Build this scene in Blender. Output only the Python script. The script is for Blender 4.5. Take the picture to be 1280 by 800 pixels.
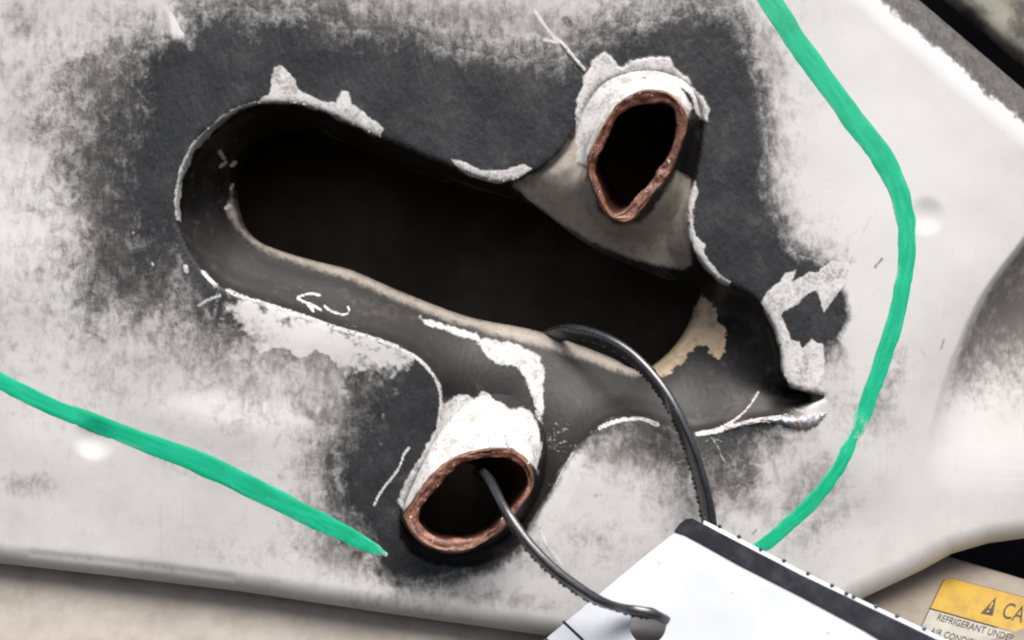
import bpy, bmesh, math
import numpy as np
from mathutils import Vector, Matrix

# ------------------------------------------------------------------ scene, camera, light
scn = bpy.context.scene
for o in list(bpy.data.objects):
    bpy.data.objects.remove(o, do_unlink=True)
S = 0.0002          # metres per photo pixel on the panel's face
D = 0.30            # camera distance from that face
Z0 = 1.0            # height of the picture centre
cd = bpy.data.cameras.new('camera'); cam = bpy.data.objects.new('camera', cd)
scn.collection.objects.link(cam)
cam.location = (0, -D, Z0); cam.rotation_euler = (math.radians(90), 0, 0)
cd.sensor_width = 36; cd.lens = 36 * D / (1280 * S)
cd.clip_start = 0.005; cd.clip_end = 50
cd.dof.use_dof = True; cd.dof.focus_distance = D - 0.004; cd.dof.aperture_fstop = 9.0
scn.camera = cam
SUN_EL, SUN_AZ = 60, 14      # degrees; azimuth to the right of the panel's outward normal
w = bpy.data.worlds.new('World'); scn.world = w; w.use_nodes = True
nt = w.node_tree; bg = nt.nodes['Background']
sky = nt.nodes.new('ShaderNodeTexSky'); sky.sky_type = 'NISHITA'; sky.sun_disc = False
sky.sun_elevation = math.radians(SUN_EL); sky.sun_rotation = math.radians(180 - SUN_AZ)
sky.air_density = 0.7; sky.dust_density = 5.0; sky.ozone_density = 0.6
nt.links.new(sky.outputs[0], bg.inputs[0]); bg.inputs[1].default_value = 0.095
sl = bpy.data.lights.new('sun', 'SUN'); sl.energy = 3.0; sl.angle = math.radians(40); sl.color = (1, .98, .955)
so = bpy.data.objects.new('sun', sl); scn.collection.objects.link(so)
e, a = math.radians(SUN_EL), math.radians(SUN_AZ)
sd_ = Vector((math.cos(e) * math.sin(a), -math.cos(e) * math.cos(a), math.sin(e)))
so.rotation_euler = sd_.to_track_quat('Z', 'Y').to_euler(); so.location = sd_ * 2 + Vector((0, 0, Z0))
scn.view_settings.view_transform = 'Standard'; scn.view_settings.look = 'None'
scn.view_settings.exposure = 0.58; scn.view_settings.gamma = 1; scn.view_settings.use_curve_mapping = False
scn.render.engine = 'CYCLES'; scn.cycles.filter_width = 2.0

# ------------------------------------------------------------------ helpers
def P(px, py, h):
    """photo pixel + height in mm in front of the panel face -> world point"""
    h = h * 0.001
    k = S * (D - h) / D
    return ((px - 640) * k, -h, Z0 + (400 - py) * k)
def Pv(px, py, h):
    h = np.asarray(h, float) * 0.001
    k = S * (D - h) / D
    return np.stack([(np.asarray(px) - 640) * k, -h + 0 * k, Z0 + (400 - np.asarray(py)) * k], -1)

def smooth_poly(pts, closed=True, sub=5):
    """Catmull-Rom through the control points (any number of columns)"""
    p = np.array(pts, float); n = len(p); out = []
    rng = range(n) if closed else range(n - 1)
    for i in rng:
        if closed:
            a, b, c, d = p[(i - 1) % n], p[i], p[(i + 1) % n], p[(i + 2) % n]
        else:
            a, b, c, d = p[max(i - 1, 0)], p[i], p[i + 1], p[min(i + 2, n - 1)]
        for t in np.arange(sub) / sub:
            out.append(.5 * (2 * b + (c - a) * t + (2 * a - 5 * b + 4 * c - d) * t * t + (3 * b - a - 3 * c + d) * t ** 3))
    if not closed: out.append(p[-1])
    return np.array(out)

def seg_dist(x, y, poly, closed=True, vals=None):
    """distance to polyline, inside flag, value interpolated at the nearest point"""
    n = len(poly); m = n if closed else n - 1
    best = np.full(x.shape, 1e18); ins = np.zeros(x.shape, bool)
    val = np.zeros(x.shape) if vals is not None else None
    for i in range(m):
        x0, y0 = poly[i][:2]; x1, y1 = poly[(i + 1) % n][:2]
        dx, dy = x1 - x0, y1 - y0; L = dx * dx + dy * dy + 1e-9
        t = np.clip(((x - x0) * dx + (y - y0) * dy) / L, 0, 1)
        dd = (x - x0 - t * dx) ** 2 + (y - y0 - t * dy) ** 2
        u = dd < best; best = np.where(u, dd, best)
        if vals is not None:
            val = np.where(u, vals[i] + t * (vals[(i + 1) % n] - vals[i]), val)
        if closed and y0 != y1:
            c = ((y0 > y) != (y1 > y)) & (x < dx * (y - y0) / (dy if dy else 1e-9) + x0)
            ins ^= c
    return np.sqrt(best), ins, val

def sdf(x, y, poly):
    d, i, _ = seg_dist(x, y, poly); return np.where(i, d, -d)

rs = np.random.RandomState(7)
TAB = rs.rand(256, 256)
def vnoise(x, y):
    xi = np.floor(x).astype(int); yi = np.floor(y).astype(int); fx = x - xi; fy = y - yi
    fx = fx * fx * (3 - 2 * fx); fy = fy * fy * (3 - 2 * fy)
    g = lambda i, j: TAB[(yi + j) & 255, (xi + i) & 255]
    return (g(0, 0) * (1 - fx) + g(1, 0) * fx) * (1 - fy) + (g(0, 1) * (1 - fx) + g(1, 1) * fx) * fy
def fbm(x, y, sc, oct=4, off=0):
    s = 0; am = .5; tot = 0
    for k in range(oct):
        s = s + am * vnoise(x / sc + 17.3 * k + off, y / sc + 5.7 * k + off * 1.7); tot += am; am *= .5; sc = sc / 2.03
    return s / tot
def sst(a, b, v):
    t = np.clip((v - a) / (b - a), 0, 1); return t * t * (3 - 2 * t)

def mesh_obj(name, verts, faces, mat, parent=None, smooth=True, attrs=None):
    me = bpy.data.meshes.new(name)
    me.from_pydata(np.asarray(verts).tolist() if not isinstance(verts, list) else verts, [], faces)
    if smooth: me.polygons.foreach_set('use_smooth', np.ones(len(me.polygons), bool))
    for k, v in (attrs or {}).items():
        at = me.attributes.new(k, 'FLOAT', 'POINT'); at.data.foreach_set('value', np.asarray(v, np.float32))
    me.materials.append(mat); me.update()
    o = bpy.data.objects.new(name, me); scn.collection.objects.link(o)
    if parent: o.parent = parent
    return o
def tag(o, label=None, cat=None, group=None, kind=None):
    for k, v in (('label', label), ('category', cat), ('group', group), ('kind', kind)):
        if v: o[k] = v
    return o

# ------------------------------------------------------------------ node helpers
class NT:
    def __init__(s, name):
        s.m = bpy.data.materials.new(name); s.m.use_nodes = True; s.t = s.m.node_tree
        s.b = s.t.nodes['Principled BSDF']; s.co = s.t.nodes.new('ShaderNodeTexCoord').outputs['Object']
    def put(s, v, i):
        if isinstance(v, (int, float)): i.default_value = v
        elif isinstance(v, tuple): i.default_value = (*v, 1) if len(v) == 3 and i.type == 'RGBA' else v
        else: s.t.links.new(v, i)
    def math(s, op, a, b=0.0, c=0.0, clamp=False):
        n = s.t.nodes.new('ShaderNodeMath'); n.operation = op; n.use_clamp = clamp
        s.put(a, n.inputs[0]); s.put(b, n.inputs[1]); s.put(c, n.inputs[2]); return n.outputs[0]
    def mix(s, f, a, b, mode='MIX'):
        n = s.t.nodes.new('ShaderNodeMix'); n.data_type = 'RGBA'; n.blend_type = mode
        s.put(f, n.inputs[0]); s.put(a, n.inputs[6]); s.put(b, n.inputs[7]); return n.outputs[2]
    def noise(s, mm, det=4, rough=.55, stretch=None, dist=0.0):
        n = s.t.nodes.new('ShaderNodeTexNoise'); n.inputs['Scale'].default_value = 1000 / mm
        n.inputs['Detail'].default_value = det; n.inputs['Roughness'].default_value = rough
        n.inputs['Distortion'].default_value = dist
        if stretch:
            mp = s.t.nodes.new('ShaderNodeMapping'); s.t.links.new(s.co, mp.inputs[0])
            mp.inputs['Scale'].default_value = stretch[0]; mp.inputs['Rotation'].default_value = stretch[1]
            s.t.links.new(mp.outputs[0], n.inputs[0])
        else: s.t.links.new(s.co, n.inputs[0])
        return n.outputs[0]
    def step(s, v, lo, hi):
        n = s.t.nodes.new('ShaderNodeMapRange'); n.interpolation_type = 'SMOOTHSTEP'
        s.put(v, n.inputs[0]); s.put(lo, n.inputs[1]); s.put(hi, n.inputs[2]); return n.outputs[0]
    def attr(s, name):
        n = s.t.nodes.new('ShaderNodeAttribute'); n.attribute_name = name; return n.outputs['Fac']
    def bump(s, h, dist_mm, strength=1.0, prev=None):
        n = s.t.nodes.new('ShaderNodeBump'); n.inputs['Distance'].default_value = dist_mm * .001
        n.inputs['Strength'].default_value = strength; s.put(h, n.inputs['Height'])
        if prev is not None: s.t.links.new(prev, n.inputs['Normal'])
        return n.outputs[0]
    def out(s, col=None, rough=None, normal=None, metal=None, spec=None):
        if col is not None: s.put(col, s.b.inputs['Base Color'])
        if rough is not None: s.put(rough, s.b.inputs['Roughness'])
        if normal is not None: s.t.links.new(normal, s.b.inputs['Normal'])
        if metal is not None: s.put(metal, s.b.inputs['Metallic'])
        if spec is not None: s.put(spec, s.b.inputs['Specular IOR Level'])
        return s.m
def c8(r, g, b):
    f = lambda v: (v / 255 / 12.92) if v / 255 <= .04045 else ((v / 255 + .055) / 1.055) ** 2.4
    return (f(r), f(g), f(b))

# ------------------------------------------------------------------ materials
def panel_material():
    n = NT('painted_sheet_metal')
    soot, chip, tan, grime_shade, dark, clean, lip = [n.attr(k) for k in ('soot', 'chip', 'tan', 'grime_shade', 'dark', 'clean', 'lip')]; inner = n.attr('inner')
    n0 = n.noise(34, 4, .55); n1 = n.noise(12, 5, .62); n2 = n.noise(3.4, 6, .68, None, .6); n3 = n.noise(.8, 3, .6)
    st = n.noise(2.4, 4, .6, ((1.5, 1, .6), (0, .5, 0)), .8)
    c0 = lambda v, k: n.math('MULTIPLY', n.math('SUBTRACT', v, .5), k)
    add = lambda *v: v[0] if len(v) == 1 else n.math('ADD', v[0], add(*v[1:]))
    # dirty off-white paint
    base = n.mix(n.step(n0, .3, .7), (.60, .595, .58), (.52, .512, .50))
    hair = n.noise(1.2, 3, .6, ((.06, 1, 1.6), (0, .9, 0)), .3); hair2 = n.noise(1.0, 3, .6, ((1.6, 1, .05), (0, .25, 0)), .3)
    base = n.mix(n.math('MULTIPLY', n.step(hair, .60, .68), .22), base, (.70, .69, .68))
    base = n.mix(n.math('MULTIPLY', n.step(hair2, .62, .70), .20), base, (.30, .285, .27))
    base = n.mix(n.math('MULTIPLY', n.step(n1, .45, .72), .35), base, (.44, .43, .415))
    base = n.mix(n.math('MULTIPLY', n.step(n2, .5, .72), .3), base, (.40, .385, .365))
    base = n.mix(n.math('MULTIPLY', clean, .85), base, (.74, .735, .725))
    # brown-grey grime rubbed on, and the right hollow's painted shade
    g = add(grime_shade, c0(n2, 1.2), c0(st, .8), c0(n1, .6))
    g = n.math('MULTIPLY', n.step(g, .1, 1.05), n.step(grime_shade, 0, .25))
    base = n.mix(n.math('MULTIPLY', g, .9), base, (.12, .109, .098))
    fleck = n.math('MULTIPLY', n.step(n3, .70, .78), .35)
    base = n.mix(fleck, base, (.2, .18, .16))
    # black overspray: the attribute is a soft edge, the noise breaks it up
    s = n.step(add(soot, n.math('MULTIPLY', add(c0(n2, .8), c0(n1, .45), c0(n3, .4), c0(st, .45)), n.step(soot, -.1, .25))), .08, .93)
    black = n.mix(n.step(n1, .35, .7), (.017, .0185, .0205), (.034, .036, .0385))
    # smooth black paint in the recess, its shade painted darker; up-facing slopes painted lit
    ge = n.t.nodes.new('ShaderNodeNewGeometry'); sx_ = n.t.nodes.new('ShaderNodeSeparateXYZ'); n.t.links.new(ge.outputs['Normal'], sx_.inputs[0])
    lit_slope = n.step(add(sx_.outputs[2], c0(n1, .35), c0(n2, .25)), -.05, .62)
    inb = n.mix(lit_slope, (.009, .0085, .008), (.024, .0222, .0205))
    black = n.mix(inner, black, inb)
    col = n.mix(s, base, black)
    col = n.mix(n.math('MULTIPLY', n.math('MULTIPLY', n.step(add(n2, c0(n1, .6)), .52, .78), s), .35), col, (.12, .108, .095))
    # paint worn to beige on the rolled lip and the stubs
    lm = n.step(add(lip, c0(n2, .55), c0(n3, .5)), .22, .8)
    lcol = n.mix(n.step(n2, .38, .68), (.47, .425, .36), (.34, .305, .26))
    lcol = n.mix(n.step(n3, .62, .74), lcol, (.17, .13, .10))
    col = n.mix(n.math('MULTIPLY', lm, .95), col, lcol)
    # chips down to the white primer
    c = n.step(add(chip, c0(n3, .8), c0(n2, .7)), .30, .70)
    ccol = n.mix(n.step(add(n2, c0(n3, .6)), .42, .72), (.68, .67, .655), (.36, .345, .325))
    col = n.mix(n.math('MULTIPLY', c, .95), col, ccol)
    tcol = n.mix(n.step(n2, .4, .7), (.50, .40, .27), (.34, .26, .17))
    tm = n.step(add(tan, c0(n3, .9)), .36, .64)
    col = n.mix(tm, col, tcol)
    dm = n.step(add(dark, c0(n3, .6)), .3, .75)
    col = n.mix(n.math('MULTIPLY', dm, .8), col, (.025, .022, .02))
    # leathery texture of the overspray, orange peel elsewhere
    lea = n.noise(2.1, 5, .6, ((1.3, 1, .75), (0, .5, 0)))
    b = n.bump(n.math('MULTIPLY', n.math('MULTIPLY', lea, s), n.math('ADD', n.math('MULTIPLY', inner, -.72), 1.0)), .42, .8)
    b = n.bump(n3, .05, .6, b)
    b = n.bump(c, .05, .4, b)
    rough = add(.6, n.math('MULTIPLY', s, -.06), n.math('MULTIPLY', n.math('MULTIPLY', inner, s), n.math('ADD', n.math('MULTIPLY', lit_slope, .2), -.22)), c0(n1, .2))
    return n.out(col, rough, b, spec=.35)
M_PANEL = panel_material()

def simple(name, c1, c2, mm=3, rough=.5, bump=.05, metal=0, spec=.5, lo=.35, hi=.7):
    n = NT(name); t = n.noise(mm, 5, .6); f = n.noise(mm / 4, 3, .6)
    col = n.mix(n.step(t, lo, hi), c1, c2)
    return n.out(col, n.math('ADD', n.math('MULTIPLY', f, .25), rough - .12), n.bump(f, bump, .8), metal, spec)
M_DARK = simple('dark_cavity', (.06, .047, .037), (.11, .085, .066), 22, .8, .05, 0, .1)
M_STRAP = simple('black_nylon', (.02, .021, .026), (.035, .036, .042), 4, .26, .02, 0, .9)
M_BACK = simple('shade_black', (.002, .002, .003), (.004, .004, .005), 20, .95, 0, 0, .0)

def green_material():
    n = NT('green_marker_paint'); t = n.noise(5.0, 5, .65); f = n.noise(.5, 3, .6)
    cb = n.t.nodes.new('ShaderNodeCombineXYZ'); n.put(n.attr('along'), cb.inputs[0]); n.put(n.attr('across'), cb.inputs[1])
    sn = n.t.nodes.new('ShaderNodeTexNoise'); sn.inputs['Scale'].default_value = 1.0; sn.inputs['Detail'].default_value = 4; n.t.links.new(cb.outputs[0], sn.inputs[0])
    st = sn.outputs[0]
    col = n.mix(n.step(st, .35, .66), (.004, .40, .205), (.012, .50, .275))
    col = n.mix(n.math('MULTIPLY', n.step(t, .5, .75), .35), col, (.002, .26, .125))
    col = n.mix(n.math('MULTIPLY', n.step(f, .6, .75), .5), col, (.22, .62, .44))
    wear = n.attr('wear')
    wv = n.math('ADD', wear, n.math('ADD', n.math('MULTIPLY', n.math('SUBTRACT', st, .5), 1.6), n.math('MULTIPLY', n.math('SUBTRACT', f, .5), .8)))
    col = n.mix(n.math('MULTIPLY', n.step(wv, .35, 1.0), .9), col, (.40, .52, .45))
    return n.out(col, n.math('ADD', n.math('MULTIPLY', t, .3), .28), n.bump(st, .08, .6))
M_GREEN = green_material()

def copper_material():
    n = NT('rusted_cut_edge'); t = n.noise(2.6, 5, .65); f = n.noise(.9, 5, .7, None, 1.0); k = n.noise(1.7, 3, .6)
    col = n.mix(n.step(t, .38, .62), (.25, .105, .062), (.11, .045, .032))
    col = n.mix(n.math('MULTIPLY', n.step(f, .53, .68), .75), col, (.42, .23, .16))
    col = n.mix(n.math('MULTIPLY', n.step(f, .46, .34), .8), col, (.05, .02, .016))
    col = n.mix(n.step(k, .66, .71), col, (.68, .63, .56))
    return n.out(col, n.math('ADD', n.math('MULTIPLY', f, .5), .06), n.bump(f, .25, .9), .1, .6)
M_RUST = copper_material()
M_BORE = simple('brown_bore_wall', (.10, .035, .018), (.03, .012, .008), 3, .55, .15)

# ------------------------------------------------------------------ the panel's outlines, in photo pixels
O_CTRL = [(219, 270), (222, 235), (231, 204), (246, 177), (266, 157), (302, 134), (340, 128), (385, 132), (430, 150), (465, 167),
          (500, 181), (535, 197), (566, 208), (598, 221), (626, 227), (657, 220), (693, 197), (716, 168), (730, 130), (752, 104), (785, 92),
          (820, 90), (850, 100), (872, 122), (880, 150), (876, 190), (868, 230), (861, 262), (864, 300), (878, 327), (902, 351), (938, 368),
          (957, 389), (970, 413), (977, 441), (980, 466), (992, 483), (1031, 494), (1018, 505), (990, 517), (965, 521), (933, 526), (900, 535), (870, 541),
          (845, 538), (822, 530), (791, 523), (762, 529), (740, 543), (716, 566), (695, 604), (676, 640), (660, 668), (634, 692), (595, 707), (550, 706),
          (515, 692), (500, 668), (501, 640), (511, 610), (530, 574), (546, 540), (553, 508), (550, 480), (537, 460), (520, 445), (499, 432),
          (456, 418), (420, 408), (378, 393), (327, 377), (285, 364), (255, 341), (236, 313), (225, 288)]
I_CTRL = [(294, 241), (298, 215), (308, 194), (330, 171), (356, 162), (385, 162), (420, 172), (465, 190), (520, 213), (560, 227), (612, 239),
          (654, 252), (690, 270), (719, 290), (750, 313), (784, 329), (819, 341), (850, 352), (868, 368), (868, 392), (852, 424), (828, 450), (806, 463), (786, 459),
          (764, 447), (712, 427), (660, 411), (585, 396), (502, 365), (440, 338), (405, 329), (361, 317), (324, 303), (306, 287), (297, 265)]
P_OUT = [(-160, 684), (0, 704), (150, 721), (300, 739), (480, 766), (700, 797), (850, 816), (950, 811), (1020, 783), (1080, 747), (1150, 714),
         (1190, 692), (1235, 679), (1280, 673), (1440, 670), (1446, 460), (1440, 246), (1280, 112), (1150, 1), (1030, -102), (400, -104), (-160, -102), (-164, 300)]
U_OUT = [(736, 207), (738, 186), (762, 145), (774, 128), (802, 113), (830, 114), (849, 127), (858, 145), (857, 163), (852, 181), (839, 215), (819, 241), (800, 267), (785, 277), (770, 275), (755, 264), (744, 245), (737, 226)]
U_IN = [(746, 206), (755, 186), (770, 152), (785, 139), (804, 133), (826, 132), (841, 141), (844, 156), (841, 171), (836, 189), (824, 207), (810, 226), (793, 246), (785, 257), (770, 262), (759, 254), (751, 232)]
L_OUT = [(504, 645), (514, 629), (529, 606), (548, 585), (576, 568), (606, 561), (632, 560), (651, 568), (662, 581), (667, 600), (662, 617), (648, 636), (629, 661), (602, 680), (578, 690), (554, 690), (533, 682), (515, 667)]
L_IN = [(527, 645), (535, 626), (551, 609), (567, 591), (587, 580), (616, 575), (638, 577), (653, 588), (660, 602), (653, 616), (640, 632), (618, 655), (593, 667), (566, 672), (545, 667), (533, 656)]
O_POLY = smooth_poly(O_CTRL, sub=3); I_POLY = smooth_poly(I_CTRL, sub=4)
P_POLY = np.array(P_OUT, float)

def dent(x, y, cx, cy, r, d):
    rr = np.hypot(x - cx, y - cy) / r
    return d * np.clip(1 - rr * rr, 0, 1) ** 2

DMAX = 13.0
def height(x, y, sO, sI, sP):
    """mm in front of the mean panel face"""
    h = np.zeros(x.shape)
    # gentle unevenness of pressed sheet
    h += (fbm(x, y, 260, 3) - .5) * 1.6 + (fbm(x, y, 60, 2, 3) - .5) * .22
    # rolled outer edge; wider towards the upper right shoulder
    right = sst(900, 1040, x) * sst(520, 300, y)
    R = 26 + 34 * right
    t = np.clip(1 - sP / R, 0, 1)
    h -= R * .2 * .85 * (1 - np.sqrt(np.clip(1 - t * t, 0, 1)))
    # groove just above the lower rolled edge
    gl = np.array([(40, 692), (120, 700), (200, 709), (290, 722)], float)
    dg, _, _ = seg_dist(x, y, gl, False); h -= .2 * np.exp(-(dg / 5.0) ** 2)
    # shoulder and hollow at the right
    cr = smooth_poly([(1330, 230), (1280, 296), (1228, 366), (1196, 432), (1172, 500), (1156, 570), (1150, 640)], False)
    dc, _, _ = seg_dist(x, y, cr, False)
    side = x > np.interp(y, cr[:, 1], cr[:, 0])
    amp = 10 * sst(620, 380, y)
    hol = np.where(side, dc, 0)
    h -= amp * (1 - np.exp(-(hol / 26.0) ** 1.1)) * np.where(side, 1, 0)
    h -= 2.5 * sst(1060, 1260, x) * sst(300, 560, y)
    # small pressed dimples
    h += dent(x, y, 1158, 270, 27, -.7) + dent(x, y, 118, 548, 30, -1.3)
    h += dent(x, y, 1040, 585, 80, .8) + dent(x, y, 300, 515, 110, .7)
    # bulge of the lobe right of the lower stub
    h += dent(x, y, 800, 650, 200, 2.0) * np.clip(-sO / 25, 0, 1)
    # recess
    dO = np.clip(sO, 0, None); dI = np.clip(-sI, 0, None)
    s = dO / (dO + dI + 1e-6)
    f = np.sqrt(s * s + .0016) - .04
    rec = .5 + DMAX * f + 3.4 * (1 - np.exp(-dO / 8.0))
    tp, _, _ = seg_dist(x, y, np.array([(978, 497), (1024, 495)], float), False); rec += 7 * np.exp(-(tp / 9.0) ** 2) * sst(0, 5, sO)
    t = np.clip(1 - dI / 13, 0, 1)
    rec += 2.6 * (1 - np.sqrt(np.clip(1 - t * t, 0, 1)))
    h = np.where(sO > 0, h * (1 - .6 * s) - rec, h - .5 * np.exp(-np.clip(-sO, 0, None) / 3.0))
    return h

# ------------------------------------------------------------------ paint masks, in photo pixels
SOOT = [(236, 48, 8), (245, 22, 20), (300, 15, 30), (380, 10, 30), (430, 25, 25), (480, 38, 25), (540, 52, 20), (600, 66, 20), (660, 78, 22), (700, 82, 18),
        (725, 60, 15), (760, 40, 20), (820, 30, 20), (880, 15, 20), (920, 30, 14), (935, 60, 12), (940, 100, 12), (957, 150, 10), (963, 190, 9), (953, 240, 9),
        (972, 285, 12), (1000, 318, 12), (1040, 335, 8), (1056, 370, 5), (1057, 410, 5), (1040, 428, 8), (1022, 450, 8), (1005, 470, 5), (1010, 488, 3),
        (1015, 504, 3), (985, 528, 12), (960, 548, 18), (930, 575, 28), (880, 578, 28), (830, 558, 18), (790, 542, 14), (750, 543, 8), (715, 570, 5), (690, 612, 4),
        (670, 648, 4), (645, 690, 6), (610, 710, 6), (560, 718, 8), (500, 728, 9), (478, 716, 8), (468, 690, 10), (440, 668, 20), (424, 630, 14), (416, 590, 16),
        (428, 550, 22), (452, 515, 32), (425, 470, 38), (380, 440, 34), (330, 425, 30), (290, 402, 20), (270, 396, 18), (250, 394, 30), (220, 378, 40),
        (182, 352, 46), (152, 320, 46), (136, 280, 42), (130, 240, 40), (130, 200, 44), (134, 160, 52), (140, 120, 50), (156, 84, 36), (174, 60, 22), (200, 48, 14), (216, 46, 6)]
CHIPS = [  # (polygon, softness px, raggedness)
 ([(262, 158), (280, 142), (300, 131), (318, 127), (337, 119), (339, 97), (343, 84), (353, 82), (363, 92), (372, 110), (388, 121), (405, 127), (421, 130), (427, 112), (436, 114),
   (440, 130), (455, 141), (470, 151), (480, 160), (475, 171), (455, 164), (430, 152), (400, 139), (375, 132), (345, 129), (320, 132), (300, 138), (270, 160), (243, 190), (229, 222),
   (225, 255), (226, 276), (220, 275), (217, 250), (223, 215), (238, 182)], 3.5, .8),
 ([(564, 199), (580, 203), (600, 212), (630, 213), (655, 206), (664, 211), (646, 225), (620, 230), (595, 224), (575, 213)], 3, .8),
 ([(718, 165), (722, 125), (728, 100), (738, 78), (755, 65), (767, 76), (775, 86), (790, 75), (815, 70), (838, 71), (843, 86), (860, 95), (866, 108), (878, 119), (887, 136), (883, 151),
   (874, 146), (866, 125), (850, 108), (820, 99), (790, 101), (768, 116), (757, 134), (746, 155), (738, 178), (722, 190)], 4, 1.0),
 ([(762, 128), (768, 112), (785, 100), (812, 96), (838, 100), (855, 114), (866, 134), (862, 140), (848, 122), (830, 112), (802, 111), (778, 124), (766, 136)], 3, .4),
 ([(718, 190), (735, 150), (752, 128), (764, 138), (745, 170), (732, 205), (722, 205)], 6, 1.1),
 ([(868, 224), (873, 240), (867, 256), (864, 272), (869, 295), (882, 305), (879, 313), (886, 325), (901, 345), (914, 352), (911, 360), (895, 350), (875, 328), (862, 302), (857, 272), (861, 248)], 3, .7),
 ([(951, 378), (962, 362), (975, 352), (984, 340), (996, 337), (991, 352), (1012, 340), (1022, 340), (1040, 326), (1059, 329), (1061, 345), (1051, 362), (1036, 380), (1030, 391), (1025, 376),
   (1020, 363), (1005, 370), (995, 382), (980, 389), (976, 394), (983, 410), (989, 425), (999, 428), (1003, 436), (1015, 424), (1029, 431), (1031, 460), (1027, 480), (1033, 495), (1010, 491),
   (988, 484), (977, 462), (974, 435), (966, 408), (956, 390)], 3, .6),
 ([(523, 394), (545, 402), (565, 408), (590, 413), (600, 422), (625, 428), (640, 428), (660, 438), (677, 444), (681, 470), (678, 500), (677, 527), (671, 525), (669, 500), (657, 472), (645, 458),
   (618, 453), (602, 437), (595, 425), (570, 418), (540, 409), (526, 403)], 4, 1.1),
 ([(549, 510), (562, 500), (580, 494), (594, 499), (602, 490), (612, 491), (616, 502), (630, 503), (636, 514), (652, 508), (665, 518), (672, 532), (676, 560), (672, 592), (664, 580), (640, 560),
   (610, 565), (575, 572), (545, 590), (522, 612), (506, 640), (497, 625), (508, 600), (530, 566), (544, 535)], 4, 1.0),
]
UNSOOT = [([(286, 364), (330, 378), (420, 408), (500, 433), (520, 446), (500, 446), (470, 441), (445, 447), (425, 470), (408, 500), (370, 505), (330, 480), (312, 440), (318, 405), (298, 385)], 22, 1.5),
 ([(205, 512), (225, 498), (260, 493), (310, 497), (350, 510), (386, 528), (340, 533), (280, 531), (225, 529)], 7, .5)]
LIPS = [
 ([(640, 231), (676, 214), (700, 194), (722, 165), (745, 135), (775, 108), (815, 98), (842, 105), (858, 122), (862, 140), (858, 150), (800, 150), (762, 175), (740, 220), (745, 262), (770, 282),
   (800, 280), (830, 245), (846, 215), (862, 225), (866, 260), (862, 300), (866, 332), (850, 337), (815, 330), (785, 322), (752, 308), (722, 290), (690, 270), (660, 249)], 6, .5),
 ([(290, 240), (284, 258), (289, 272), (297, 285), (307, 297), (324, 309), (361, 325), (405, 338), (440, 349), (500, 376), (560, 400), (620, 417), (680, 434), (740, 452), (790, 470), (804, 468),
   (790, 458), (764, 446), (712, 426), (660, 410), (585, 395), (502, 364), (440, 337), (405, 328), (361, 316), (324, 302), (304, 284), (296, 262)], 9, .35),
]
TANS = [([(876, 368), (889, 378), (896, 395), (907, 412), (906, 440), (898, 447), (889, 441), (886, 427), (870, 432), (856, 451), (838, 467), (825, 471), (813, 458), (840, 437), (858, 410), (868, 390)], 5, 1.2)]
LINES = [  # scratches: (polyline, half width px, strength)
 ([(284, 363), (300, 370), (327, 378.5), (378, 394.5), (420, 410), (456, 420), (497, 434)], 3.6, .8), ([(490, 432), (519, 446), (535, 461), (548, 481), (551.5, 508)], 3.0, .8),
 ([(92, 22), (140, 78), (185, 128)], 2.4, .5), ([(668, 14), (690, 44), (702, 54), (730, 87)], 2.6, 1), ([(680, 50), (702, 54)], 2.6, .9), ([(468, 631), (478, 612), (497, 588), (504, 570), (511, 560)], 2.2, 1),
 ([(400, 369), (386, 367), (372, 373), (388, 380), (402, 388)], 2.2, .9), ([(405, 382), (414, 389), (428, 393), (436, 390), (435, 383)], 2.2, .85), ([(385, 380), (392, 389)], 2.5, .9),
 ([(750, 535), (768, 527), (791, 523), (808, 525), (822, 531)], 3.2, 1), ([(872, 542), (900, 538), (940, 527), (975, 522)], 3.6, 1), ([(886, 540), (918, 525), (936, 508), (948, 490)], 1.9, .9),
 ([(889, 546), (898, 560), (905, 575), (916, 590)], 1.4, .6), ([(878, 556), (889, 548), (902, 552)], 1.4, .6), ([(899, 566), (906, 585), (905, 608), (898, 635)], 1.1, .5), ([(881, 573), (892, 577), (896, 586)], 1.2, .5),
 ([(716, 566), (706, 582), (695, 604)], 1.8, .9), ([(786, 592), (797, 618), (803, 638)], 1.2, .7), ([(806, 605), (830, 585), (862, 573)], 1.1, .6), ([(820, 618), (823, 648)], 1.2, .6), ([(838, 640), (846, 618), (858, 600)], 1.1, .6),
 ([(1096, 258), (1080, 288), (1062, 330), (1050, 362)], 1.6, .75), ([(672, 652), (678, 672), (690, 690), (702, 706)], 2.4, .9), ([(1030, 510), (1045, 525), (1062, 537)], 1.6, .6), ([(1032, 530), (1050, 545)], 1.8, .55),
 ([(400, 150), (401, 158), (412, 168), (432, 178), (458, 188)], 1.6, .55), ([(560, 222), (600, 236), (640, 248)], 2.0, .5), ([(519, 214), (545, 224), (560, 228)], 1.6, .6)]
LINES += [([(232, 333), (233, 339)], 3.2, 1), ([(254, 340), (262, 349), (270, 356)], 3.4, 1), ([(248, 382), (262, 374), (275, 369)], 2.6, .8), ([(190, 329), (191, 331)], 2.6, .8), ([(166, 291), (167, 292)], 2.6, .7), ([(275, 190), (280, 198)], 3.6, .75), ([(276, 208), (282, 203)], 3.4, .8), ([(290, 207), (294, 203)], 3.6, .9), ([(289, 236), (291, 231)], 2.6, .9), ([(283, 260), (287, 257)], 3.4, .9)]
rl = np.random.RandomState(3)
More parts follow.
